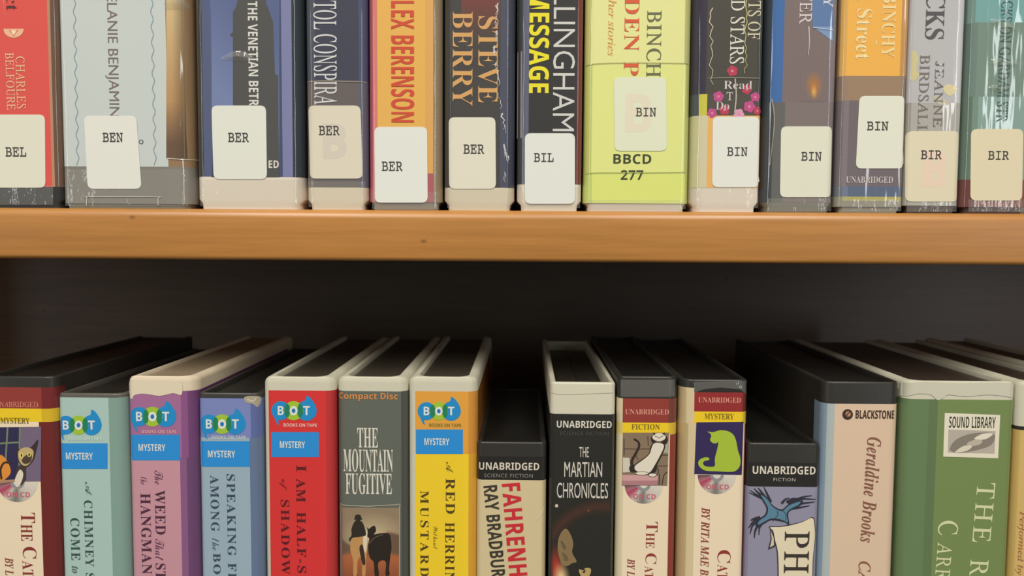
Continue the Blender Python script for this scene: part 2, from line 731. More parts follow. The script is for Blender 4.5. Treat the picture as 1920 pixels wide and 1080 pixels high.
    def blister(self, cx, cy, rx, ry, h=0.0009, ang=0.0):
        """a clear dome added on the film to make a glare spot"""
        bm = bmesh.new()
        rings = []
        for j in range(6):
            t = j / 5
            row = []
            for k in range(18):
                a = 2 * math.pi * k / 18
                w = 1 + 0.18 * math.sin(3 * a + cx)
                dx, dy = rx * t * w * math.cos(a), ry * t * w * math.sin(a)
                px = cx + dx * math.cos(R(ang)) - dy * math.sin(R(ang))
                py = cy + dx * math.sin(R(ang)) + dy * math.cos(R(ang))
                x, z = self.loc(px, py)
                x = max(-self.h, min(self.h, x))
                row.append(bm.verts.new((x, self.yfront(x) - 0.0011 * LAYER - h * (1 - t * t) ** 2, z)))
            rings.append(row)
        for j in range(5):
            for k in range(18):
                m = (k + 1) % 18
                try:
                    bm.faces.new((rings[j][k], rings[j + 1][k], rings[j + 1][m], rings[j][m]))
                except ValueError:
                    pass
        bmesh.ops.remove_doubles(bm, verts=bm.verts, dist=1e-7)
        bm.normal_update()
        for f in bm.faces:
            if f.normal.y > 0:
                f.normal_flip()
        return link_bm('film_glare_dome', bm, [clear_mat()], self.root, True)

    def clear(self, name, x0, y0, x1, y1, off=0.0006, pts=None):
        pts = pts or [(x0, y0), (x1, y0), (x1, y1), (x0, y1)]
        bm = bmesh.new()
        loc = [self.loc(x, y) for x, y in pts]
        vs = [bm.verts.new((x, 0, max(z, 0.0003))) for x, z in loc]
        for a, b, c in tessellate_polygon([[Vector((x, z, 0)) for x, z in loc]]):
            bm.faces.new((vs[a], vs[b], vs[c]))
        self._drape(bm, off)
        bm.normal_update()
        for f in bm.faces:
            if f.normal.y > 0:
                f.normal_flip()
        return link_bm(name, bm, [clear_mat()], self.root, True)


def stroke(pts, w0, w1=None, n=4):
    """a tapering brush line as a closed outline"""
    w1 = w0 if w1 is None else w1
    p = smooth_loop(pts, n, False)
    a, b = [], []
    for i, q in enumerate(p):
        q0, q1 = p[max(i - 1, 0)], p[min(i + 1, len(p) - 1)]
        dx, dy = q1[0] - q0[0], q1[1] - q0[1]
        l = math.hypot(dx, dy) or 1
        w = (w0 + (w1 - w0) * i / (len(p) - 1)) / 2
        a.append((q[0] - dy / l * w, q[1] + dx / l * w))
        b.append((q[0] + dy / l * w, q[1] - dx / l * w))
    return a + b[::-1]


def mix(a, b, t):
    t = max(0.0, min(1.0, t))
    return tuple(a[i] * (1 - t) + b[i] * t for i in range(3))


def crop(pts, ox, oy, s):
    return [(ox + x * s, oy + y * s) for x, y in pts]


WHITE = (208, 208, 188)
CREAM = (240, 236, 214)
BLACKSHELL = (48, 47, 43)
UP, LOWG = 'audiobooks on the upper shelf', 'audiobooks on the lower shelf'

# ================================================================== UPPER ROW
GAIN = 1.0
UH = 0.200     # case height


def upper(label, x0, x1, body, **k):
    return Case('audiobook_case', label, UP, x0, x1, UH, Z_SHELF, body, 200, foot=2.0, **k)


def quad(x0, y0, x1, y1, dx=0):
    return [(x0, y0), (x1, y0), (x1 + dx, y1), (x0 + dx, y1)]


# 1 red, BEL
c = upper('red audiobook case labelled BEL at left end of upper shelf', -34, 111, (62, 62, 62), rl=3, rr=4)
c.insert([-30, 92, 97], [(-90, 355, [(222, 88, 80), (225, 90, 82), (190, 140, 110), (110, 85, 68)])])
c.text('CHARLES', 'roman', (31, 106, 48, 204), (240, 190, 150), True, 'author_name')
c.text('BELFOURE', 'roman', (12, 99, 28, 207), (240, 190, 150), True, 'author_name')
c.text('ct', 'serif', (12, -8, 32, 20), (95, 55, 52), True, 'title', pre='Archite')
c.art('shell_emblem', [(ell(26, 54, 19, 17, 14, 0, 180) + [(8, 54)], (238, 190, 150)), (ell(26, 62, 5), (250, 225, 190)),
                       (stroke([(26, 68), (18, 56)], 1.5), (222, 100, 88)), (stroke([(26, 68), (34, 56)], 1.5), (222, 100, 88))])
c.sticker(quad(-20, 215, 85, 352, 1), CREAM, 'BEL', (11, 276, 50, 294))
c.clear('sleeve_lip', -28, 348, 100, 384)

# 2 pale blue, BEN
c = upper('wide pale blue audiobook case labelled BEN with wavy border lines', 113, 356, (140, 136, 122), rl=3, rr=8)
TAN = (205, 178, 128)
c.insert([116, 312], [(-90, 316, [(206, 214, 212), (203, 211, 206), (150, 122, 90)]), (316, 386, [(132, 128, 120), (134, 130, 121), (116, 110, 98)])])


def sepia(x, y):
    return mix(mix(mix((216, 192, 142), (188, 148, 100), y / 190), (112, 88, 70), (y - 190) / 80), (84, 72, 52), (x - 322) / 42)


c.paint('cover_picture', 312, -60, 355, 297, sepia, 12, 40, 0.0004)
for xw in (139, 284):
    pts = [(xw + 2.2 * math.sin(y / 4.6) + (y + 20) * 0.022, y) for y in range(-20, 312, 3)]
    c.art('wavy_line', [(stroke(pts, 1.8, 1.8, 1), (140, 165, 172))])
c.text('ELANIE BENJAMIN', 'sanst', (197, -8, 222, 219), (128, 116, 110), True, 'author_name', pre='M')
c.art('ring_mark', [(ell(265, 266, 4.5), (110, 116, 112)), (ell(265, 266, 2.4), (190, 213, 208))])
c.sticker([(158, 217), (256, 217), (266, 354), (165, 354)], (243, 240, 228), 'BEN', (193, 249, 231, 267))
c.clear('sleeve_lip', 118, 318, 350, 386)
c.art('sleeve_fold', [(stroke([(163, 385), (164, 371), (168, 369), (292, 369), (297, 372), (297, 385)], 1.6, 1.6, 3), (205, 200, 186)),
                      (stroke([(314, 297), (330, 298), (345, 299), (362, 297)], 1.6, 1.2), (215, 208, 188))], 0.0013)
c.blister(327, 4, 20, 16, 0.002)

# 3 blue with tower, BER
c = upper('blue and charcoal audiobook case with dark tower picture, labelled BER', 366, 566, (238, 228, 210), rl=4, rr=6)
c.insert([380, 397, 437, 520, 528, 547], [(-90, 334, [(66, 66, 62), (88, 98, 128), (98, 110, 172), (86, 86, 84), (72, 84, 112), (128, 132, 172), (52, 60, 66)])])


def sky(x, y):
    return mix((92, 104, 144), (120, 134, 174), (y + 20) / 220 + (437 - x) / 200)


p = c.paint('spine_picture', 397, -40, 524, 332, lambda x, y: mix(sky(x, y), (70, 76, 92), (y - 230) / 90), 12, 40)
c.art('tower_silhouette', [([(447, -40), (498, -40), (499, 5), (512, 40), (516, 140), (522, 141), (523, 332), (437, 332), (437, 196), (437, 70), (431, 66), (437, 60), (437, 22), (442, 15), (446, 0)],
                            (84, 84, 82))], 0.0005, parent=p)
c.text('THE VENETIAN BETR', 'sansb', (466, 3, 484, 199), (222, 222, 212), True, 'title', post='')
c.text('ED', 'sansb', (504, 301, 523, 315), (225, 220, 210), False, 'edition_note', pre='')
c.blister(446, 106, 28, 9, 0.0012)
c.sticker([(397, 198), (499, 198), (501, 336), (401, 336)], (240, 240, 226), 'BER', (428, 249, 467, 267))
c.clear('sleeve_lip', 374, 336, 560, 386)

# 4 navy, BER
c = upper('navy audiobook case with tall white capitals, labelled BER above white base', 573, 688, (236, 224, 200), rl=4, rr=4)
c.insert([590, 672], [(-90, 152, [(80, 86, 96), (68, 70, 86), (78, 84, 112)]), (152, 353, [(114, 108, 102), (106, 99, 98), (98, 98, 112)])])
c.text('TOL CONSPIRA', 'roman', (588, 2, 632, 197), (214, 216, 214), True, 'title', pre='PIS')
c.art('tape_edge', [(stroke([(574, 154), (610, 152), (686, 154)], 1.3), (168, 158, 138))], 0.0011)
c.sticker(quad(577, 198, 676, 335, 4), (236, 226, 202), 'BER', (598, 236, 637, 254), (606, 232, 650, 298), (214, 206, 190))
c.clear('sleeve_lip', 577, 340, 684, 388)

# 5 orange, BER
c = upper('orange audiobook case with red capitals and pink edge, labelled BER', 691, 828, (150, 140, 126), rl=4, rr=5)
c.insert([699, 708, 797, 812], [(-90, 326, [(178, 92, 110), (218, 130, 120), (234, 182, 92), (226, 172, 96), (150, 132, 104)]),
                                     (326, 380, [(178, 92, 110), (205, 120, 115), (205, 140, 110), (178, 98, 105), (150, 132, 104)])])
c.text('ALEX BERENSON', 'sansb', (733, -22, 777, 230), (212, 82, 58), True, 'author_name', gap=1.02)
c.sticker(quad(702, 238, 801, 380, 1), (243, 243, 232), 'BER', (716, 303, 755, 321))
c.clear('sleeve_lip', 697, 360, 822, 392)

# 6 dark with tan letters, BER
c = upper('charcoal audiobook case with tan serif letters and cracked film, labelled BER', 832, 965, (232, 222, 196), rl=5, rr=5)
c.insert([845, 938, 952], [(-90, 352, [(72, 70, 66), (74, 72, 70), (80, 84, 100), (66, 70, 84)])])
c.paint('spine_picture', 845, -40, 938, 110, lambda x, y: mix((140, 70, 60), (74, 72, 70), (y + 30) / 110), 4, 14)
c.text('STEVE', 'serifb', (896, 31, 934, 193), (218, 168, 105), True, 'author_name', weight=-0.006)
c.text('BERRY', 'serifb', (849, 22, 886, 199), (218, 168, 105), True, 'author_name', weight=-0.006)
cr = [(931, 5), (930, 50), (929, 95), (932, 140), (938, 190), (944, 225), (949, 250), (945, 275), (952, 300), (947, 335)]
fl = []
for k in range(26):
    t = random.random() * (len(cr) - 1.01)
    i0 = int(t)
    f = t - i0
    x, y = cr[i0][0] * (1 - f) + cr[i0 + 1][0] * f, cr[i0][1] * (1 - f) + cr[i0 + 1][1] * f
    l = random.uniform(8, 26)
    pts = [(x + random.uniform(-3, 3), y - l / 2), (x + random.uniform(-4, 4), y - l / 6), (x + random.uniform(-4, 4), y + l / 5), (x + random.uniform(-3, 3), y + l / 2)]
    fl.append((stroke(pts, random.uniform(0.8, 3.4), 0.5, 1), random.choice([(206, 208, 206), (188, 190, 190), (222, 220, 210)])))
c.art('film_crack', fl, 0.0011, step=0.000003)
c.sticker(quad(841, 220, 929, 354, 1), (240, 234, 212), 'BER', (869, 271, 908, 289))
c.clear('sleeve_lip', 838, 354, 958, 390)

# 7 black, BIL
c = upper('black audiobook case with bold yellow and thin white capitals, labelled BIL', 970, 1092, (238, 230, 210), rl=5, rr=3)
c.insert([980, 992, 1082], [(-90, 345, [(70, 72, 72), (100, 104, 122), (58, 58, 56), (120, 62, 54)])])
c.text('MESSAGE', 'sansh', (992, -16, 1030, 175), (240, 228, 52), True, 'title')
c.text('LLINGHAM', 'sanst', (1037, -12, 1078, 247), (214, 214, 208), True, 'author_name', pre='A')
c.band('barcode_strip', 969, 95, 979, 258, (150, 148, 140))
c.sticker(quad(984, 250, 1078, 382), (242, 242, 232), 'BIL', (1001, 287, 1038, 304))
c.clear('sleeve_lip', 976, 350, 1088, 390)

# 8 lime yellow, BIN
c = upper('wide lime yellow audiobook case labelled BIN above black letters and number', 1096, 1294, (226, 218, 200), rl=5, rr=4)
LIME = (230, 236, 140)
c.insert([1110, 1284], [(-90, 120, [(206, 208, 128), (232, 234, 158), (190, 192, 122)]),  # outer columns darker: edge shading put into the lime colour
                                    (120, 325, [(200, 208, 118), (228, 234, 144), (188, 196, 116)]),
                                    (325, 380, [(200, 214, 118), (224, 233, 126), (188, 198, 108)])])
c.text('her stories', 'ital', (1140, 0, 1155, 105), (232, 168, 92), True, 'subtitle', pre='Ot')
c.text('DEN P', 'serifb', (1170, -4, 1198, 142), (222, 98, 66), True, 'title', gap=1.08, weight=-0.008, post='A')
c.text('BINCH', 'roman', (1212, 20, 1240, 145), (112, 112, 84), True, 'author_name', gap=1.08, post='Y')
c.text('BBCD', 'sansb', (1150, 289, 1221, 307), (66, 72, 50), False, 'shelf_code', weight=-0.006)
c.text('277', 'sansb', (1164, 319, 1206, 337), (66, 72, 50), False, 'shelf_number', weight=-0.006)
c.art('tape_edge', [(stroke([(1098, 122), (1130, 119), (1200, 118), (1292, 119)], 1.2), (168, 172, 100)),
                    (stroke([(1098, 326), (1120, 324), (1200, 324), (1284, 323)], 1.2), (166, 180, 92))], 0.0011)
c.sticker(quad(1151, 145, 1249, 283, 1), (240, 242, 212), 'BIN', (1192, 202, 1230, 219), (1172, 176, 1222, 248), (228, 222, 196))
c.clear('sleeve_lip', 1104, 374, 1286, 392)

# 9 dark with pink flowers, BIN
c = upper('dark audiobook case with pink flowers and white base, labelled BIN', 1297, 1427, (240, 230, 214), rl=7, rr=1.6)
c.insert([1312, 1326, 1420], [(-90, 175, [(66, 62, 76), (60, 56, 70), (78, 76, 68), (70, 72, 66)]), (175, 215, [(84, 90, 90), (205, 200, 78), (84, 82, 74), (72, 72, 66)]),
                              (215, 350, [(206, 202, 156), (214, 206, 168), (236, 184, 104), (225, 165, 92)])])
PINK, CRIM = (196, 84, 140), (188, 68, 92)
fl = []
for fx, fy, fr, fc in ((1373, 133, 10, CRIM), (1347, 181, 10, PINK), (1400, 168, 9, CRIM), (1416, 182, 9, PINK), (1358, 206, 10, CRIM), (1335, 212, 9, PINK), (1405, 200, 11, PINK), (1420, 208, 8, CRIM), (1385, 214, 10, (226, 160, 190))):
    for k in range(5):
        fl.append((ell(fx + fr * 0.55 * math.cos(k * 1.256 + fx), fy + fr * 0.55 * math.sin(k * 1.256 + fx), fr * 0.5, n=10), fc))
    fl.append((ell(fx, fy, fr * 0.25, n=8), (225, 140, 160)))
c.art('flower_print', fl, 0.0004, step=0.000004)
c.text('D STARS', 'roman', (1369, 0, 1396, 120), (226, 224, 206), True, 'title', pre='AN')
c.text('TS OF', 'roman', (1402, 2, 1426, 74), (214, 208, 178), True, 'title', pre='NIGH')
c.text('Read', 'serif', (1357, 152, 1410, 167), (214, 206, 206), False, 'reader_note')
c.text('T', 'roman', (1362, 173, 1374, 188), (214, 206, 206), False, 'reader_note', post='')
c.text('Do', 'serif', (1342, 191, 1367, 206), (214, 206, 206), False, 'reader_note')
c.art('film_crack', [(stroke([(1333 + random.uniform(-4, 4), y) for y in range(15, 168, 9)], 2.4, 1.2, 1), (192, 186, 160)),
                     (stroke([(1398 + random.uniform(-3, 3), y) for y in range(-6, 145, 8)], 2.0, 1.0, 1), (196, 192, 120)),
                     (stroke([(1378, 148), (1380, 180), (1377, 212)], 2.4), (190, 186, 170))], 0.0011)
c.art('tape_edge', [(stroke([(1328, 147), (1370, 146), (1424, 147)], 1.2), (170, 162, 140))], 0.0011)
c.sticker(quad(1336, 219, 1424, 351, -1), (244, 243, 232), 'BIN', (1363, 276, 1401, 293))
c.clear('sleeve_lip', 1302, 350, 1422, 390)

# 10 taupe and blue, BIN
c = upper('taupe and blue audiobook case with small orange flame, labelled BIN', 1433, 1568, (128, 126, 114), rl=7, rr=4)
c.insert([1449, 1470, 1556], [(-90, 190, [(62, 70, 78), (70, 112, 170), (128, 114, 112), (136, 128, 134)]), (190, 376, [(70, 76, 78), (104, 104, 102), (130, 118, 116), (132, 124, 126)])])
c.band('picture_corner', 1523, -30, 1562, 50, (98, 128, 172))
c.art('picture_corner', [([(1523, 50), (1562, 50), (1562, 78)], (126, 156, 192))])


def flame(x, y):
    d = math.hypot((x - 1526) / 17, (y - 160) / 27)
    b = mix((128, 114, 112), (186, 124, 66), 1.05 - d)
    return mix(b, (250, 190, 92), 0.9 - math.hypot((x - 1526) / 7, (y - 172) / 16))


c.paint('flame_picture', 1500, 124, 1552, 190, flame, 18, 22)
c.text('ER', 'roman', (1499, 4, 1522, 45), (220, 212, 208), True, 'title', pre='DAUGHT')
c.text('Y', 'roman', (1544, -8, 1562, 14), (226, 224, 224), True, 'author_name', pre='BINCH')
c.art('film_crease', [(stroke([(1516, 50), (1517, 80), (1515, 104)], 2.2, 1.0), (206, 200, 196)), (stroke([(1524, 52), (1545, 54), (1562, 57)], 1.6), (190, 206, 222)),  # film highlights along the creases, painted as pale strokes
                      (stroke([(1448, 185), (1452, 230), (1444, 310)], 2.0, 1.0), (176, 164, 140))], 0.0011)
c.sticker(quad(1464, 237, 1561, 370, -2), (240, 238, 216), 'BIN', (1502, 285, 1540, 302))
c.clear('sleeve_lip', 1440, 372, 1562, 396)

# 11 orange over violet, BIN
c = upper('orange and violet grey audiobook case with small white line of capitals, labelled BIN', 1573, 1698, (150, 146, 130), rl=4, rr=1.6)
c.insert([1580, 1590, 1690], [(-90, 140, [(170, 140, 100), (226, 178, 96), (244, 184, 84), (196, 150, 92)]),
                              (140, 186, [(140, 120, 104), (156, 132, 112), (160, 134, 108), (140, 120, 100)]), (186, 346, [(116, 108, 110), (132, 122, 126), (118, 108, 112), (112, 102, 104)]),
                              (346, 365, [(110, 116, 124), (116, 126, 150), (96, 110, 132), (104, 108, 116)]),
                              (365, 373, [(150, 148, 124), (178, 176, 116), (182, 174, 104), (150, 146, 110)]),
                              (373, 384, [(150, 146, 130)] * 4)])
c.text('BINCHY', 'serifb', (1653, -12, 1679, 108), (246, 222, 160), True, 'author_name', weight=-0.004)
c.text('Street', 'serifb', (1605, 17, 1634, 112), (246, 226, 168), True, 'title', weight=-0.006, pre='rlet ')
c.art('dash_mark', [(stroke([(1643, 76), (1643, 84)], 2), (246, 222, 160))])
c.text('UNABRIDGED', 'serifb', (1586, 331, 1674, 343), (208, 202, 198), False, 'edition_note', weight=-0.004)
c.sticker([(1611, 180), (1696, 180), (1694, 316), (1604, 316)], (243, 241, 222), 'BIN', (1625, 228, 1665, 245))
c.clear('sleeve_lip', 1578, 374, 1692, 396)

# 12 pale grey, BIR
c = upper('pale grey audiobook case with black serif capitals, labelled BIR', 1701, 1807, (84, 70, 62), rl=3, rr=4)
c.insert([1706, 1794], [(-90, 190, [(172, 170, 160), (190, 190, 190), (204, 204, 206)]), (190, 381, [(160, 156, 142), (178, 176, 168), (190, 188, 184)])])
c.text('CKS', 'serifb', (1735, -12, 1771, 74), (92, 90, 92), True, 'title', pre='PENDERWI')
c.text('JEANNE', 'roman', (1751, 115, 1768, 238), (120, 116, 112), True, 'author_name', gap=1.1)
c.text('BIRDSALL', 'roman', (1722, 103, 1741, 252), (128, 122, 116), True, 'author_name', gap=1.06)
c.art('leaf_print', [(smooth_loop([(1768, 165), (1776, 158), (1786, 160), (1794, 166), (1788, 176), (1780, 180), (1772, 174)]), (222, 212, 166)),
                     (smooth_loop([(1706, 100), (1716, 96), (1722, 110), (1718, 130), (1724, 140), (1712, 152), (1706, 140)]), (212, 202, 150)),
                     (smooth_loop([(1748, 180), (1770, 186), (1782, 196), (1760, 196)]), (200, 194, 170))], 0.0004)
c.sticker(quad(1700, 246, 1799, 378, -2), (240, 228, 196), 'BIR', (1726, 282, 1765, 299), (1730, 284, 1775, 350), (234, 212, 188))
c.clear('sleeve_lip', 1700, 376, 1804, 397)

# 13 teal, BIR
c = upper('teal audiobook case with glare spots at right end of upper shelf, labelled BIR', 1811, 1936, (84, 64, 60), rl=5, rr=4)
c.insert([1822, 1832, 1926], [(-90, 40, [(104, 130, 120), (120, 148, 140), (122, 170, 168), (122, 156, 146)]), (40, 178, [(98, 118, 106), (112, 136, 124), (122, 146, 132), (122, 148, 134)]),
                              (178, 332, [(100, 122, 106), (122, 146, 132), (138, 166, 156), (130, 160, 150)]),
                              (332, 383, [(110, 64, 60), (126, 78, 72), (140, 90, 80), (110, 70, 64)])])
c.text('CKS ON GARDAM STR', 'roman', (1872, 2, 1894, 230), (78, 104, 98), True, 'title', pre='PENDERWI', post='')
for gx, gy in ((1868, 42), (1868, 118), (1866, 166), (1894, 120), (1892, 52)):  # glare spots, put in as clear domes
    c.blister(gx, gy, 13, 6, 0.0016, 12)
c.sticker(quad(1821, 242, 1918, 376, -2), (240, 226, 190), 'BIR', (1852, 283, 1891, 300))
c.clear('sleeve_lip', 1816, 374, 1930, 397)

# ================================================================== LOWER ROW
GAIN = 0.86
TONE = (0.89, 0.87, 0.86)


def lower(label, x0, x1, top, body, **k):
    return Case('audiobook_case', label, LOWG, x0, x1, top, Z_LOW, body, 900, **k)


BLUE, DBLUE, GREEN, OVER = (34, 146, 214), (26, 122, 200), (164, 204, 58), (34, 134, 94)


def tape_logo(c, x0, y0, x1, y1, sub, sy, bx0, by0, bx1, by1, skew=0.0):
    """three overlapping rings with the letters B O T, the strap line below and the genre band"""
    w, h = x1 - x0, y1 - y0
    r = 0.2 * w
    cy = y0 + h * 0.58
    xs = [x0 + 0.2 * w, x0 + 0.475 * w, x0 + 0.75 * w]
    sh = [(ell(xs[0], cy, r), BLUE), ([(x0 + 0.005 * w, cy + 2), (x0 + 0.11 * w, y1 + h * 0.06), (x0 + 0.17 * w, y1 + h * 0.16), (x0 + 0.14 * w, y1 - 2), (x0 + 0.3 * w, cy + r * .8)], BLUE),
          (ell(xs[2], cy, r * 1.08), BLUE),
          (smooth_loop([(xs[2] - r * .5, cy - r * .8), (xs[2] - 0.02 * w, cy - r * 1.15), (xs[2] + 0.0 * w, y0), (xs[2] + 0.1 * w, y0 + h * 0.12), (xs[2] + r * 1.0, cy - r * .35), (xs[2] + r * .4, cy)]), BLUE),
          (ell(xs[1], cy, r * 1.02), GREEN),
          (ell((xs[0] + xs[1]) / 2, cy, 0.062 * w, 0.145 * w), OVER), (ell((xs[1] + xs[2]) / 2, cy, 0.062 * w, 0.15 * w), OVER),
          ]
    lg = c.art('publisher_logo', sh, 0.0005)
    lh = 0.098 * w
    for ch, xx, ww in (('B', xs[0], 0.125), ('T', xs[2], 0.145)):
        c.text(ch, 'sansb', (xx - ww * w / 2, cy - lh, xx + ww * w / 2, cy + lh * 0.95), (232, 236, 228), False, 'logo_letter', 0.00075, parent=lg)
    c.art('logo_letter', [(ell(xs[1], cy, 0.085 * w, 0.1 * w), (232, 236, 228)), (ell(xs[1], cy, 0.04 * w, 0.048 * w), DBLUE)], 0.00075, parent=lg)
    c.text('BOOKS ON TAPE', 'sansb', (x0 + 0.26 * w, sy - 3.2, x0 + 0.97 * w, sy + 3.2), sub, False, 'strap_line', 0.0007, parent=lg)
    g = c.band('genre_band', bx0, by0, bx1, by1, (44, 148, 226))
    c.text('MYSTERY', 'sansb', (bx0 + (bx1 - bx0) * 0.18, (by0 + by1) / 2 - 6.5, bx0 + (bx1 - bx0) * 0.71, (by0 + by1) / 2 + 6.5), (225, 232, 226), False, 'genre_word', parent=g)
    return lg


def disc_print(c, cx, cy, r):
    """lower half of a printed compact disc with hub and the words ON CD"""
    def silver(x, y):
        a = math.degrees(math.atan2(y - cy, x - cx)) % 360
        d = math.hypot(x - cx, y - cy) / r
        s = mix((226, 222, 208), (205, 200, 190), a / 60)
        s = mix(s, (120, 120, 116), 1 - abs(a - 95) / 28)
        s = mix(s, (176, 60, 92), 1 - abs(a - 150) / 26)
        s = mix(s, (92, 56, 66), 1 - abs(a - 178) / 20)
        return s
    bm_pts = 26
    bm = bmesh.new()
    cl = bm.verts.layers.float_color.new('ink')
    rows = []
    for j in range(9):
        rr = r * j / 8
        row = []
        for k in range(bm_pts + 1):
            a = R(180 * k / bm_pts)
            px, py = cx + rr * math.cos(a), cy + rr * math.sin(a)
            x, z = c.loc(px, py)
            x = max(-c.h, min(c.h, x))
            v = bm.verts.new((x, c.yfront(x) - 0.0005 * LAYER, z))
            v[cl] = (*pigment(silver(cx + (rr + 1) * math.cos(a), cy + (rr + 1) * math.sin(a))), 1)
            row.append(v)
        rows.append(row)
    for j in range(8):
        for k in range(bm_pts):
            try:
                bm.faces.new((rows[j][k], rows[j][k + 1], rows[j + 1][k + 1], rows[j + 1][k]))
            except ValueError:
                pass
    d = link_bm('disc_print', bm, [print_mat()], c.root)
    c.art('disc_hub', [(ell(cx, cy, r * .36, n=20, a0=0, a1=180), (150, 150, 156)), (ell(cx, cy, r * .2, n=16, a0=0, a1=180), (222, 220, 210))], 0.0006, parent=d)
    c.text('ON CD', 'sansb', (cx - r * .55, cy + r * .5, cx + r * .62, cy + r * .76), (205, 100, 120), False, 'disc_words', 0.0007, parent=d)
    return d


MAR, YEL, PAPER = (150, 62, 54), (244, 212, 40), (245, 230, 200)

# 1 maroon with cat at a window
c = lower('maroon and cream audiobook case with cat at window, left end of lower shelf', -32, 109, 706, BLACKSHELL, rl=3, rr=5, inner=(30, 30, 28))
c.insert([-28, 78], [(735, 775, [MAR, MAR, (120, 40, 42)]), (775, 800, [YEL, YEL, (220, 186, 40)]), (800, 1200, [PAPER, PAPER, (112, 40, 38)])], sd=0.05)
c.text('NABRIDGED', 'roman', (0, 753, 72, 763), (240, 160, 140), False, 'edition_note', pre='U', weight=-0.004)
c.text('MYSTERY', 'serifb', (1, 783, 56, 794), (120, 104, 30), False, 'genre_word', pre='')
pic = [([(-30, 801), (78, 800), (77, 902), (-30, 904)], (120, 106, 132)), ([(-30, 801), (38, 801), (38, 900), (-30, 900)], (50, 46, 84))]
for a in ([(15, 801), (12, 850), (9, 900)], [(-30, 834), (4, 831), (38, 829)], [(38, 801), (37, 850), (36, 900)]):
    pic.append((stroke(a, 3), (120, 140, 112)))
K = lambda pts: crop(pts, 0, 680, 0.3704)
pic += [(K(smooth_loop([(0, 470), (40, 500), (55, 560), (0, 595)])), (228, 150, 60)), (stroke(K([(10, 590), (5, 540), (25, 505), (60, 510)]), 4), (60, 46, 40)),
        (K([(75, 600), (90, 520), (135, 520), (135, 590), (110, 620)]), (70, 60, 54)),
        (K(smooth_loop([(85, 420), (105, 440), (155, 430), (195, 388), (185, 450), (168, 500), (130, 530), (95, 500)])), (62, 50, 52)),
        (K(smooth_loop([(95, 450), (120, 430), (150, 430), (172, 450), (160, 500), (128, 522), (100, 498)])), (200, 180, 128)),
        (K(smooth_loop([(130, 470), (160, 460), (160, 498), (130, 512), (112, 495)])), (82, 66, 56)), (K(ell(110, 468, 10, 12)), (240, 225, 120)), (K(ell(150, 465, 9, 12)), (240, 225, 120)),
        (K(ell(111, 468, 4, 9)), (40, 36, 36)), (K(ell(150, 465, 4, 9)), (40, 36, 36)), (K(smooth_loop([(90, 560), (105, 540), (120, 560), (112, 600), (92, 630), (75, 605)])), (232, 224, 206)),
        (K([(0, 595), (75, 590), (80, 600), (0, 612)]), (180, 140, 110))]
disc_print(c, 33, 903, 38)
c.art('spine_picture', pic, 0.0008)
for t_, b_ in (('T', (40, 961, 66, 980)), ('HE', (40, 983, 61, 1014)), ('C', (43, 1025, 69, 1047)), ('AT', (43, 1051, 63, 1082))):
    c.text(t_, 'serifb', b_, (140, 52, 48), True, 'title', weight=-0.006)
c.text('BY', 'bital', (10, 1045, 25, 1066), (140, 66, 60), True, 'author_name', post=' L')

# 2 turquoise
c = lower('turquoise audiobook case with blue genre band in dark grey shell', 112, 238, 738, (92, 90, 84), rl=3, rr=6, inner=(40, 39, 36))
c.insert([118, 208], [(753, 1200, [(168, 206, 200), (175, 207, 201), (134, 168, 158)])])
tape_logo(c, 106, 768, 194, 818, (206, 236, 226), 822, 107, 831, 202, 879)
c.text('A', 'script', (160, 903, 172, 929), (72, 96, 92), True, 'title', weight=-0.006)
c.text('CHIMNEY', 'serifb', (159, 938, 175, 1062), (58, 80, 78), True, 'title', gap=1.2, weight=-0.004, post=' SWEEPER')
c.text('COME', 'serifb', (133, 971, 150, 1050), (58, 80, 78), True, 'title', gap=1.2, weight=-0.004)
c.text('to', 'bital', (135, 1061, 147, 1074), (72, 96, 92), True, 'title')

# 3 purple and pink
c = lower('purple and pink audiobook case in yellowed white shell, upper edge torn', 243, 371, 706, (224, 212, 186), rl=3, rr=7, inner=(150, 136, 112), recess=1.5, bev=2.8, chamfer=6)
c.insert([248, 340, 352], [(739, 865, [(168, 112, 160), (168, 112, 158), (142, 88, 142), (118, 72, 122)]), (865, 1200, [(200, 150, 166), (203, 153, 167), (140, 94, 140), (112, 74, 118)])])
c.art('torn_film_edge', [(smooth_loop([(240, 716), (262, 712), (330, 714), (341, 716), (341, 740), (325, 737), (300, 742), (270, 738), (252, 741), (248, 748), (240, 742)], 3), (228, 219, 194))], 0.0007, 'shell')
tape_logo(c, 243, 752, 334, 802, (226, 176, 176), 809, 243, 815, 338, 863)
c.text('The', 'script', (290, 882, 306, 908), (96, 56, 88), True, 'title', weight=-0.008)
c.text('WEED', 'serifb', (291, 919, 310, 1002), (80, 44, 66), True, 'title', gap=1.1, weight=-0.004)
c.text('That', 'script', (291, 1010, 308, 1050), (96, 56, 88), True, 'title', weight=-0.008)
c.text('ST', 'serifb', (292, 1056, 311, 1085), (80, 44, 66), True, 'title', gap=1.1, weight=-0.004)
c.text('the', 'script', (264, 894, 276, 908), (96, 56, 88), True, 'title', weight=-0.008)
c.text("HANGMAN", 'serifb', (265, 925, 284, 1076), (80, 44, 66), True, 'title', gap=1.1, weight=-0.004, post="'S")

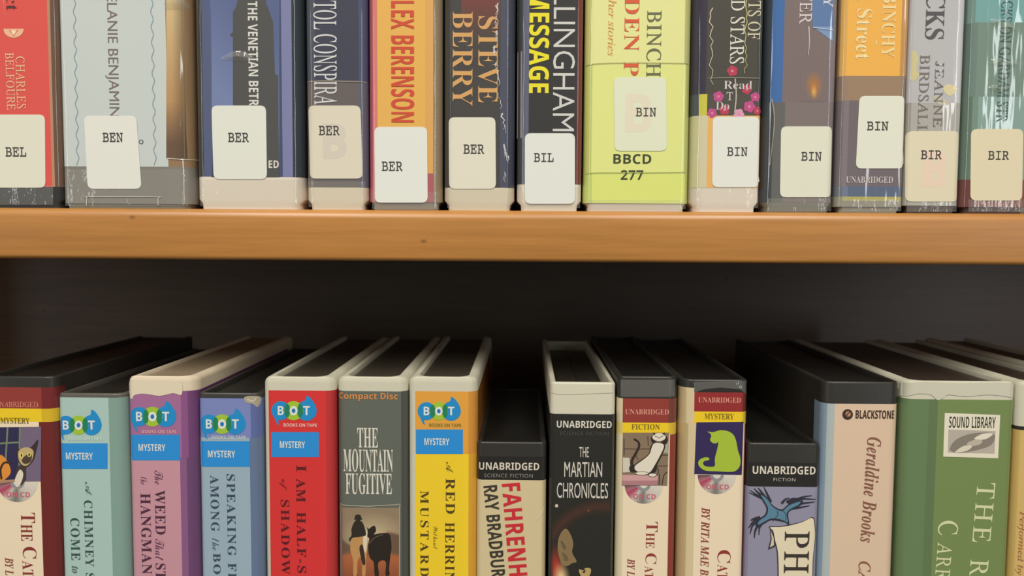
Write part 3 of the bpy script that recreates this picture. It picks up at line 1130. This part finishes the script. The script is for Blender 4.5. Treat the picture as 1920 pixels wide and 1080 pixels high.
# 4 blue
c = lower('sky blue audiobook case in black shell, crumpled film at its corner', 374, 491, 737, (58, 58, 56), rl=3, rr=5, inner=(38, 38, 36))
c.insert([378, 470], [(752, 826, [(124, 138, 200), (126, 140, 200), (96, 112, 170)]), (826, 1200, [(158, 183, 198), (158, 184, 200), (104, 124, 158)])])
tape_logo(c, 374, 766, 464, 816, (206, 220, 226), 820, 373, 827, 469, 875)
c.text('SPEAKING', 'serifb', (426, 889, 442, 1042), (60, 76, 100), True, 'title', gap=1.2, weight=-0.004, post=' FROM')
c.text('AMONG', 'serifb', (395, 891, 411, 996), (60, 76, 100), True, 'title', gap=1.2, weight=-0.004)
c.text('the', 'script', (398, 1009, 411, 1031), (70, 90, 120), True, 'title', weight=-0.008)
c.text('BO', 'serifb', (400, 1037, 414, 1076), (60, 76, 100), True, 'title', gap=1.2, weight=-0.004, post='NES')
c.art('crumpled_film', [(smooth_loop([(458, 745), (470, 742), (484, 744), (487, 752), (482, 764), (474, 757), (462, 755)], 3), (176, 170, 150)), (stroke([(464, 748), (474, 752), (480, 746)], 1.5), (226, 222, 200))], 0.0008)

# 5 red
c = lower('bright red audiobook case with blue genre band in white shell', 495, 629, 707, WHITE, rl=4, rr=5, bev=3.4, chamfer=6)
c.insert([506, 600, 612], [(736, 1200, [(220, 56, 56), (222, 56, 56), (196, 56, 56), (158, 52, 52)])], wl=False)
tape_logo(c, 509, 742, 597, 790, (240, 200, 190), 797, 509, 810, 598, 857)
c.text('I', 'serifb', (556, 872, 574, 884), (96, 28, 36), True, 'title')
c.text('AM', 'serifb', (556, 897, 573, 941), (96, 28, 36), True, 'title', gap=1.1)
c.text('HALF-S', 'serifb', (557, 960, 574, 1074), (96, 28, 36), True, 'title', gap=1.2, weight=-0.004, post='ICK')
c.text('of', 'script', (524, 898, 538, 918), (110, 30, 38), True, 'title', weight=-0.006)
c.text('SHADO', 'serifb', (527, 937, 543, 1046), (96, 28, 36), True, 'title', gap=1.2, weight=-0.004, post='WS')

# 6 grey western
c = lower('grey audiobook case picturing a rider and two horses, in white shell', 632, 764, 707, WHITE, rl=5, rr=5, bev=3.2, chamfer=6)
GREY = (101, 108, 99)
c.insert([640, 752], [(736, 1200, [(92, 96, 92), GREY, (80, 84, 80)])])
c.text('ompact Disc', 'sansb', (645, 736, 746, 752), (226, 150, 76), False, 'format_note', pre='C', weight=-0.006)
for s, b in (('THE', (670, 802, 709, 839)), ('MOUNTAIN', (644, 842, 737, 885)), ('FUGITIVE', (648, 887, 735, 927))):
    c.text(s, 'serifb', b, (226, 226, 212), False, 'title', weight=0.0)


def range_sky(x, y):
    s = mix((150, 132, 106), (206, 190, 152), 1 - math.hypot((x - 700) / 62, (y - 1003) / 44))
    ridge = 1012 + 9 * math.sin((x - 640) / 17.0) + (-10 if x > 725 else 0) + (x - 695) ** 2 / -400.0 + 4
    s = mix(s, (112, 88, 70), (y - ridge) / 5)
    return mix(s, mix((178, 104, 64), (130, 72, 48), (y - 1045) / 60), (y - 1034 - 3 * math.sin(x / 9)) / 8)


pc = c.paint('spine_picture', 639, 952, 749, 1130, range_sky, 44, 60)
c.art('picture_border', [(stroke([(638, 1130), (638, 1000), (638, 950), (642, 947), (690, 949), (745, 946), (749, 950), (749, 1000), (749, 1130)], 1.3, 1.3, 2), (190, 182, 160))], 0.0006, parent=pc)
Hs = lambda pts: crop(pts, 360, 680, 0.3704)
DK, RID = (42, 36, 30), (48, 44, 36)
c.art('horse_print', [
    (Hs(smooth_loop([(805, 900), (825, 880), (860, 872), (888, 876), (890, 930), (884, 985), (880, 1030), (878, 1075), (862, 1078), (862, 1010), (850, 985), (838, 1010), (836, 1068), (818, 1076), (816, 1000), (802, 950)])), (196, 150, 92)),
    (Hs(smooth_loop([(868, 860), (884, 850), (890, 880), (880, 960), (868, 930)])), (226, 214, 190)),
    (Hs(smooth_loop([(848, 935), (862, 920), (872, 960), (878, 1015), (866, 1022), (854, 980)])), (60, 48, 36)),
    (Hs(smooth_loop([(886, 832), (896, 840), (912, 828), (926, 826), (932, 850), (922, 868), (960, 862), (1000, 868), (1010, 930), (1004, 980), (998, 1040), (1000, 1072), (980, 1074), (982, 1010), (960, 1000), (942, 1018), (946, 1074), (926, 1078), (920, 1010), (900, 985), (892, 930), (898, 890), (888, 880), (890, 852)])), DK),
    (stroke(Hs([(898, 915), (925, 885), (965, 870)]), 1.1), (120, 104, 84))], 0.0006, parent=pc)
c.art('rider_print', [(Hs(smooth_loop([(822, 806), (838, 796), (862, 806), (876, 840), (880, 872), (850, 880), (812, 886), (800, 905), (796, 890), (808, 872), (808, 840)])), RID), (Hs(ell(842, 790, 22, 5)), RID),
                      (Hs(smooth_loop([(826, 790), (830, 770), (852, 770), (856, 790)])), RID), (Hs(ell(841, 798, 10, 10)), RID)], 0.0008, parent=pc)

# 7 yellow
c = lower('yellow audiobook case with blue genre band and orange head in white shell', 766, 895, 707, WHITE, rl=4, rr=5, bev=3.2, chamfer=6)
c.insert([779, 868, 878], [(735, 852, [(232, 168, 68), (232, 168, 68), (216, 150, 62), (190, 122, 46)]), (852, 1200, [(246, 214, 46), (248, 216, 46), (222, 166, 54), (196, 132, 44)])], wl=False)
tape_logo(c, 783, 744, 867, 790, (130, 130, 60), 797, 780, 805, 868, 851)
c.text('A', 'script', (836, 866, 850, 886), (110, 92, 30), True, 'title', weight=-0.006)
c.text('RED', 'serifb', (836, 897, 853, 963), (84, 68, 30), True, 'title', gap=1.15, weight=-0.004)
c.text('HERR', 'serifb', (835, 979, 852, 1058), (84, 68, 30), True, 'title', gap=1.15, weight=-0.004, post='ING')
c.text('Without', 'script', (812, 986, 821, 1029), (120, 100, 30), True, 'title', weight=-0.010)
c.text('MUSTARD', 'serifb', (788, 920, 804, 1081), (84, 68, 30), True, 'title', gap=1.35, weight=-0.004)

# 8 short cream
c = lower('short cream audiobook case with slanting red and black capitals', 894, 1024, 829, BLACKSHELL, rl=3, rr=3, inner=(30, 30, 28), depth=0.14)
c.insert([898, 1016], [(856, 900, [(38, 38, 36), (36, 36, 34), (44, 44, 40)]), (900, 1200, [(210, 198, 156), (217, 203, 160), (202, 188, 146)])])
c.text('UNABRIDGED', 'sansh', (898, 867, 1011, 881), (222, 218, 202), False, 'edition_note', weight=0.0)
c.text('SCIENCE FICTION', 'sans', (908, 888, 999, 895), (150, 146, 134), False, 'genre_word', gap=1.15)
c.text('FAHRENH', 'sansh', (948, 906, 982, 1080), (208, 48, 58), True, 'title', ang=5.0, gap=1.08, post='EIT')
c.text('RAY BRADBUR', 'sansh', (914, 910, 940, 1082), (62, 58, 50), True, 'author_name', ang=5.5, post='Y', weight=0.002)
c.art('film_crease', [(stroke([(1004, 975), (1016, 962), (1020, 950)], 1.2), (236, 228, 204))], 0.0009)

# 9 black, white shell
c = lower('black audiobook case with thin white capitals in white shell', 1030, 1152, 717, WHITE, rl=3, rr=3, rim=1.6, recess=7, bev=1.2, fold=True, inner=(62, 60, 52))
c.insert([1034, 1146], [(775, 1200, [(52, 52, 50), (42, 42, 38), (56, 56, 52)])])
c.art('shell_seam', [(stroke([(1033, 736), (1060, 739), (1150, 736)], 1.2), (206, 202, 184))], 0.0005, 'shell')


def mars(x, y):
    b = (42, 42, 36)
    d = math.hypot(x - 1130, y - 1055)
    b = mix(b, (84, 52, 42), (1 - abs(d - 106) / 16) * 0.8 * max(0, min(1, (1060 - y) / 60)))
    b = mix(b, (176, 62, 44), 1.15 - math.hypot((x - 1042) / 16, (y - 1062) / 40))
    b = mix(b, (238, 206, 150), 1.25 - math.hypot((x - 1052) / 14, (y - 1084) / 26))
    return b


pm = c.paint('spine_picture', 1031, 935, 1149, 1130, mars, 44, 66)
M = lambda pts: crop(pts, 1020, 930, 0.1389)
c.art('moon_print', [(M(smooth_loop([(300, 440), (360, 520), (395, 640), (380, 760), (440, 880), (380, 905), (320, 940), (250, 935), (215, 860), (185, 720), (195, 580), (240, 480)])), (140, 120, 84)),
                     (M(smooth_loop([(225, 600), (260, 620), (300, 700), (270, 720), (235, 660)])), (110, 94, 66)), (M(smooth_loop([(240, 760), (300, 790), (330, 860), (280, 870)])), (116, 98, 66)),
                     (M(ell(170, 130, 22)), (214, 204, 190)), (M(ell(600, 195, 14)), (120, 84, 72)),
                     (M(smooth_loop([(470, 990), (530, 1000), (560, 970), (630, 980), (620, 1060), (560, 1100), (500, 1080)])), (190, 166, 110)), (M(smooth_loop([(520, 1020), (560, 990), (545, 1040)])), (60, 52, 40))],
      0.0006, parent=pm)
c.text('UNABRIDGED', 'sansh', (1044, 789, 1147, 802), (226, 224, 210), False, 'edition_note', weight=0.0)
c.text('SCIENCE FICTION', 'sans', (1050, 809, 1141, 816), (84, 84, 78), False, 'genre_word', gap=1.15)
for s, b in (('THE', (1086, 838, 1104, 857)), ('MARTIAN', (1058, 866, 1129, 894)), ('CHRONICLES', (1044, 905, 1140, 934))):
    c.text(s, 'sans', b, (220, 218, 206), False, 'title')


def unabridged(c, x0, x1, y0, y1, y2, word, wb, xu0, xu1):
    c.text('UNABRIDGED', 'serifb', (xu0, (y0 + y1) / 2 - 5, xu1, (y0 + y1) / 2 + 5), (240, 168, 150), False, 'edition_note', weight=-0.008)
    c.text(word, 'serifb', wb, (130, 112, 32), False, 'genre_word', weight=-0.004)


# 10 white cat on a ledge
c = lower('cream and maroon audiobook case picturing a white cat with black tail', 1156, 1269, 706, BLACKSHELL, rl=4, rr=5, inner=(30, 30, 28))
c.insert([1168, 1253], [(745, 790, [(222, 212, 176), MAR, (120, 64, 54)]), (790, 812, [(224, 206, 120), YEL, (222, 190, 60)]), (812, 1200, [(224, 216, 180), PAPER, (148, 66, 56)])])
unabridged(c, 0, 0, 752, 792, 0, 'FICTION', (1184, 795, 1237, 805), 1172, 1254)
disc_print(c, 1207, 908, 36)
B5 = lambda pts: crop(pts, 1130, 720, 0.2222)
LN = (52, 44, 38)
pic = [([(1168, 811), (1254, 811), (1251, 910), (1166, 910)], (140, 122, 100))]
for a in ([(175, 545), (300, 548), (420, 545)], [(290, 560), (280, 600), (300, 640)], [(480, 600), (550, 600)], [(440, 690), (550, 690)], [(380, 440), (385, 520)], [(180, 460), (180, 600)]):
    pic.append((stroke(B5(a), 1.8), (84, 70, 56)))
pic += [(B5([(170, 620), (225, 620), (235, 740), (170, 745)]), (216, 212, 196)), (B5([(165, 765), (466, 765), (460, 852), (165, 852)]), (212, 164, 166)), (B5([(165, 815), (462, 812), (460, 852), (165, 852)]), (180, 130, 136)),
        (B5([(470, 520), (550, 480), (550, 580), (480, 580)]), (176, 182, 158)),
        (stroke(B5([(500, 850), (515, 770), (545, 740)]), 1.6), LN), (stroke(B5([(475, 850), (480, 760)]), 1.6), LN),
        (stroke(B5([(252, 712), (245, 650), (275, 590), (305, 530), (300, 488), (262, 462)]), 5.5, 3.6), LN), (B5(ell(252, 712, 30, 34)), LN),
        (B5(smooth_loop([(405, 520), (440, 490), (515, 500), (525, 540), (490, 620), (455, 690), (450, 735), (400, 760), (340, 766), (262, 735), (258, 690), (320, 640), (385, 590)])), LN),
        (B5(smooth_loop([(418, 520), (446, 494), (508, 505), (512, 540), (478, 612), (440, 680), (400, 740), (350, 755), (280, 728), (272, 690), (330, 645), (392, 592)])), (232, 228, 210)),
        (B5(ell(330, 752, 60, 16)), LN), (B5(ell(330, 752, 54, 12)), (232, 228, 210)), (B5(ell(420, 766, 36, 17)), LN), (B5(ell(420, 766, 31, 13)), (232, 228, 210)),
        (stroke(B5([(450, 690), (470, 730), (460, 770)]), 1.5), LN),
        (B5(ell(432, 462, 26, 36)), LN), (B5(ell(520, 470, 28, 40)), LN), (B5(ell(474, 446, 56, 34)), (232, 228, 210)), (stroke(B5([(440, 440), (462, 446), (474, 456)]), 1.0), LN), (stroke(B5([(508, 438), (488, 446), (474, 456)]), 1.0), LN),
        (B5([(430, 402), (446, 424), (424, 430)]), LN), (B5([(520, 404), (502, 422), (528, 432)]), LN)]
c.art('cat_picture', pic, 0.0008)
for t_, b_ in (('T', (1212, 978, 1233, 997)), ('HE', (1211, 999, 1227, 1027)), ('C', (1210, 1037, 1231, 1057)), ('AT', (1209, 1061, 1225, 1084))):
    c.text(t_, 'serifb', b_, (150, 62, 54), True, 'title', weight=-0.008)
c.text('BY', 'bital', (1176, 1047, 1190, 1068), (150, 76, 66), True, 'author_name', post=' L')
c.clear('sleeve_lip', 1164, 712, 1266, 744)

# 11 green cat
c = lower('cream and maroon audiobook case picturing a lime green cat on navy', 1273, 1399, 712, BLACKSHELL, rl=7, rr=4, inner=(30, 30, 28))
CS = (222, 206, 166)
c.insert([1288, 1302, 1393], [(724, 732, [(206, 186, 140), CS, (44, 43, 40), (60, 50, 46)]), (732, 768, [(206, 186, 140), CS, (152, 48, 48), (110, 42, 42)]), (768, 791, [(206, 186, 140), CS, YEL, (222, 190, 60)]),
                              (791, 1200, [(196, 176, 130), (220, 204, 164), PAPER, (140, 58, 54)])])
unabridged(c, 0, 0, 732, 768, 0, 'MYSTERY', (1321, 775, 1376, 786), 1309, 1389)
disc_print(c, 1344, 890, 36)
cat = [(880, 400), (930, 405), (985, 390), (1050, 395), (1100, 425), (1125, 480), (1140, 560), (1160, 620), (1160, 680), (1130, 725), (1080, 740), (960, 735), (870, 730), (820, 700), (805, 665), (820, 635), (860, 618),
       (895, 622), (895, 640), (860, 648), (845, 665), (860, 690), (900, 697), (945, 690), (945, 630), (965, 550), (975, 490), (955, 500), (925, 495), (905, 470), (915, 440), (905, 415)]
c.art('cat_picture', [(B5([(790, 322), (1190, 318), (1175, 765), (772, 758)]), (54, 44, 92)), (B5(smooth_loop(cat, 3)), (172, 200, 62))], 0.0008)
c.text('BY RITA MAE', 'bital', (1314, 951, 1330, 1062), (150, 66, 58), True, 'author_name', post=' BR')
for t_, b_ in (('C', (1345, 1031, 1370, 1055)), ('AT', (1345, 1058, 1364, 1086))):
    c.text(t_, 'serifb', b_, (150, 56, 50), True, 'title', weight=-0.008)
c.clear('sleeve_lip', 0, 0, 0, 0, 0.0014, [(1300, 716), (1402, 714), (1400, 740), (1388, 730), (1350, 726), (1318, 730), (1302, 736)])

# 12 short violet with bird
c = lower('short violet audiobook case picturing a blue bird and paper banner', 1400, 1537, 831, BLACKSHELL, rl=3, rr=3, inner=(30, 30, 28), depth=0.14)
c.insert([1404, 1533], [(862, 907, [(44, 44, 42), (40, 40, 38), (44, 44, 42)]), (907, 1200, [(142, 142, 166), (150, 150, 174), (130, 130, 156)])])
c.text('UNABRIDGED', 'sansh', (1411, 874, 1529, 889), (228, 224, 208), False, 'edition_note', weight=0.0)
c.text('FICTION', 'sans', (1450, 896, 1491, 902), (200, 196, 184), False, 'genre_word', gap=1.15)
B = lambda pts: crop(pts, 1130, 680, 0.3704)
BRD, BD = (92, 138, 164), (48, 50, 62)
br = []
for a, w in (([(840, 700), (800, 680), (745, 645)], 9), ([(830, 690), (790, 660), (765, 635)], 8), ([(825, 685), (800, 650), (785, 632)], 7), ([(850, 705), (830, 660), (815, 628)], 8), ([(815, 690), (770, 670), (742, 658)], 6),
             ([(940, 715), (1000, 690), (1082, 692)], 8), ([(950, 705), (1010, 680), (1060, 672)], 7), ([(950, 725), (1010, 712), (1075, 704)], 8), ([(960, 738), (1010, 730), (1048, 722)], 6), ([(930, 705), (960, 688), (985, 686)], 7), ([(905, 712), (925, 690), (945, 685)], 7),
             ([(800, 790), (765, 800), (738, 838)], 9), ([(800, 800), (760, 820), (745, 868)], 8), ([(810, 800), (775, 840), (766, 888)], 9), ([(820, 800), (795, 830), (790, 870)], 7), ([(795, 780), (760, 790), (748, 800)], 6)):
    br.append((stroke(B(a), w * 0.75, 1.2), BD))
br += [(B(smooth_loop([(790, 660), (830, 680), (860, 720), (905, 742), (945, 712), (1010, 696), (1000, 722), (955, 744), (938, 765), (944, 822), (925, 808), (890, 800), (850, 796), (815, 815), (775, 830), (785, 795), (820, 768), (828, 735), (810, 700)], 4)), BD),
       (B(smooth_loop([(800, 668), (832, 690), (860, 728), (905, 750), (945, 720), (998, 702), (990, 718), (948, 740), (930, 765), (936, 806), (920, 800), (890, 790), (850, 788), (815, 805), (785, 820), (793, 798), (828, 772), (836, 735), (818, 700)], 4)), BRD),
       (stroke(B([(860, 800), (885, 770), (880, 750)]), 1.2), BD), (stroke(B([(905, 745), (925, 765), (925, 800)]), 1.2), BD)]
c.art('bird_picture', br, 0.0006)
ban = [(846, 832), (900, 830), (950, 822), (1010, 805), (1060, 785), (1072, 830), (1074, 890), (1062, 1000), (1060, 1130), (1064, 1300), (884, 1300), (890, 1100), (886, 960), (872, 900), (862, 850)]
c.art('banner_print', [(B(smooth_loop([(x + (4 if x > 950 else -5), y + (-4 if y < 840 else 0)) for x, y in ban], 4)), BD), (B([(846, 836), (868, 880), (872, 928), (836, 944), (850, 890)]), BD),
                       (B([(850, 850), (864, 884), (866, 922), (845, 934), (855, 890)]), (214, 206, 176)), (B(smooth_loop(ban, 4)), (234, 226, 196))], 0.0012)
c.text('PH', 'roman', (1470, 995, 1516, 1074), (60, 54, 50), True, 'title', 0.0018, gap=1.1)

# 13 cream pink
c = lower('cream pink audiobook case with brown italic lettering in black shell', 1539, 1683, 716, BLACKSHELL, rl=5, rr=5, inner=(30, 30, 28))
c.insert([1547, 1560, 1676], [(751, 1200, [(140, 164, 184), (180, 194, 194), (227, 203, 176), (206, 184, 160)])], sd=0.07)
c.text('BLACKSTONE', 'sansb', (1604, 769, 1677, 785), (66, 46, 38), False, 'publisher_name', weight=0.004)
c.art('round_emblem', [(ell(1589, 777, 10), (70, 50, 42)), (ell(1590, 776, 5), (190, 150, 110)), (stroke([(1586, 781), (1590, 775), (1595, 772)], 2), (70, 50, 42))])
c.text('Geraldine Brooks', 'bital', (1619, 820, 1646, 1017), (140, 92, 78), True, 'author_name', gap=1.08, ang=-2.0)
c.text('CA', 'ital', (1609, 1052, 1632, 1090), (150, 92, 74), True, 'title', weight=0.006)

# 14 green
c = lower('wide green audiobook case with white logo card in white shell', 1690, 1899, 715, WHITE, rl=5, rr=4, bev=2.6, inner=(58, 50, 43), chamfer=6)
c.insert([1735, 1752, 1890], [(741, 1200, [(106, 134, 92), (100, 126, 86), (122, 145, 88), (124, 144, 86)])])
c.art('torn_film_edge', [(smooth_loop([(1690, 722), (1730, 716), (1800, 718), (1904, 719), (1902, 744), (1880, 742), (1850, 740), (1810, 743), (1778, 740), (1768, 746), (1757, 750), (1745, 740), (1720, 738), (1700, 744), (1691, 742)], 3), (208, 209, 190))], 0.0007, 'shell')
lg = c.art('logo_card', [([(1771, 774), (1875, 778), (1871, 859), (1768, 856)], (236, 234, 214))], 0.0006)
c.art('disc_emblem', [([(1778, 805), (1866, 808), (1864, 850), (1777, 848)], (190, 184, 172)), (smooth_loop([(1782, 836), (1795, 822), (1825, 812), (1862, 813), (1860, 832), (1838, 842), (1800, 849), (1782, 845)]), (140, 134, 122)),
                      (smooth_loop([(1812, 832), (1824, 825), (1840, 824), (1838, 832), (1822, 836)]), (196, 188, 172)), (smooth_loop([(1826, 822), (1842, 813), (1861, 813), (1850, 822), (1838, 824)]), (236, 232, 214)),
                      (smooth_loop([(1790, 848), (1806, 836), (1822, 836), (1812, 845)]), (226, 222, 204))], 0.0008, parent=lg)
c.text('SOUND LIBRARY', 'sansb', (1779, 781, 1866, 802), (58, 56, 44), False, 'logo_words', 0.0009, parent=lg, weight=-0.01)
c.text('THE', 'roman', (1827, 905, 1861, 1017), (218, 226, 180), True, 'title', gap=1.25, ang=-2.5)
c.text('R', 'roman', (1818, 1049, 1852, 1080), (218, 226, 180), True, 'title', ang=-2.5)
c.text('C', 'roman', (1758, 976, 1796, 1004), (218, 226, 180), True, 'author_name', ang=-2.5)
c.text('ARR', 'roman', (1755, 1017, 1783, 1088), (218, 226, 180), True, 'author_name', gap=1.2, ang=-2.5)

# 15 tan, mostly outside the picture
c = lower('tan audiobook case with black line at right end of lower shelf', 1903, 2032, 716, WHITE, rl=4, rr=4, bev=2.6, inner=(58, 50, 43), chamfer=6)
c.text('erformed by', 'ital', (1906, 972, 1920, 1078), (176, 108, 62), True, 'reader_note', pre='P')
c.insert([1908, 2026], [(790, 797, [(48, 44, 40)] * 3), (797, 1200, [(206, 176, 104), (214, 186, 116), (190, 160, 96)])])
# 16 neighbour whose top shows behind
c = lower('white topped audiobook case behind the tan one, only its top edge showing', 2038, 2160, 712, WHITE, rl=4, rr=4, bev=2.6, inner=(58, 50, 43), chamfer=6)
c.insert([2042, 2150], [(745, 1200, [(120, 110, 120)] * 3)])
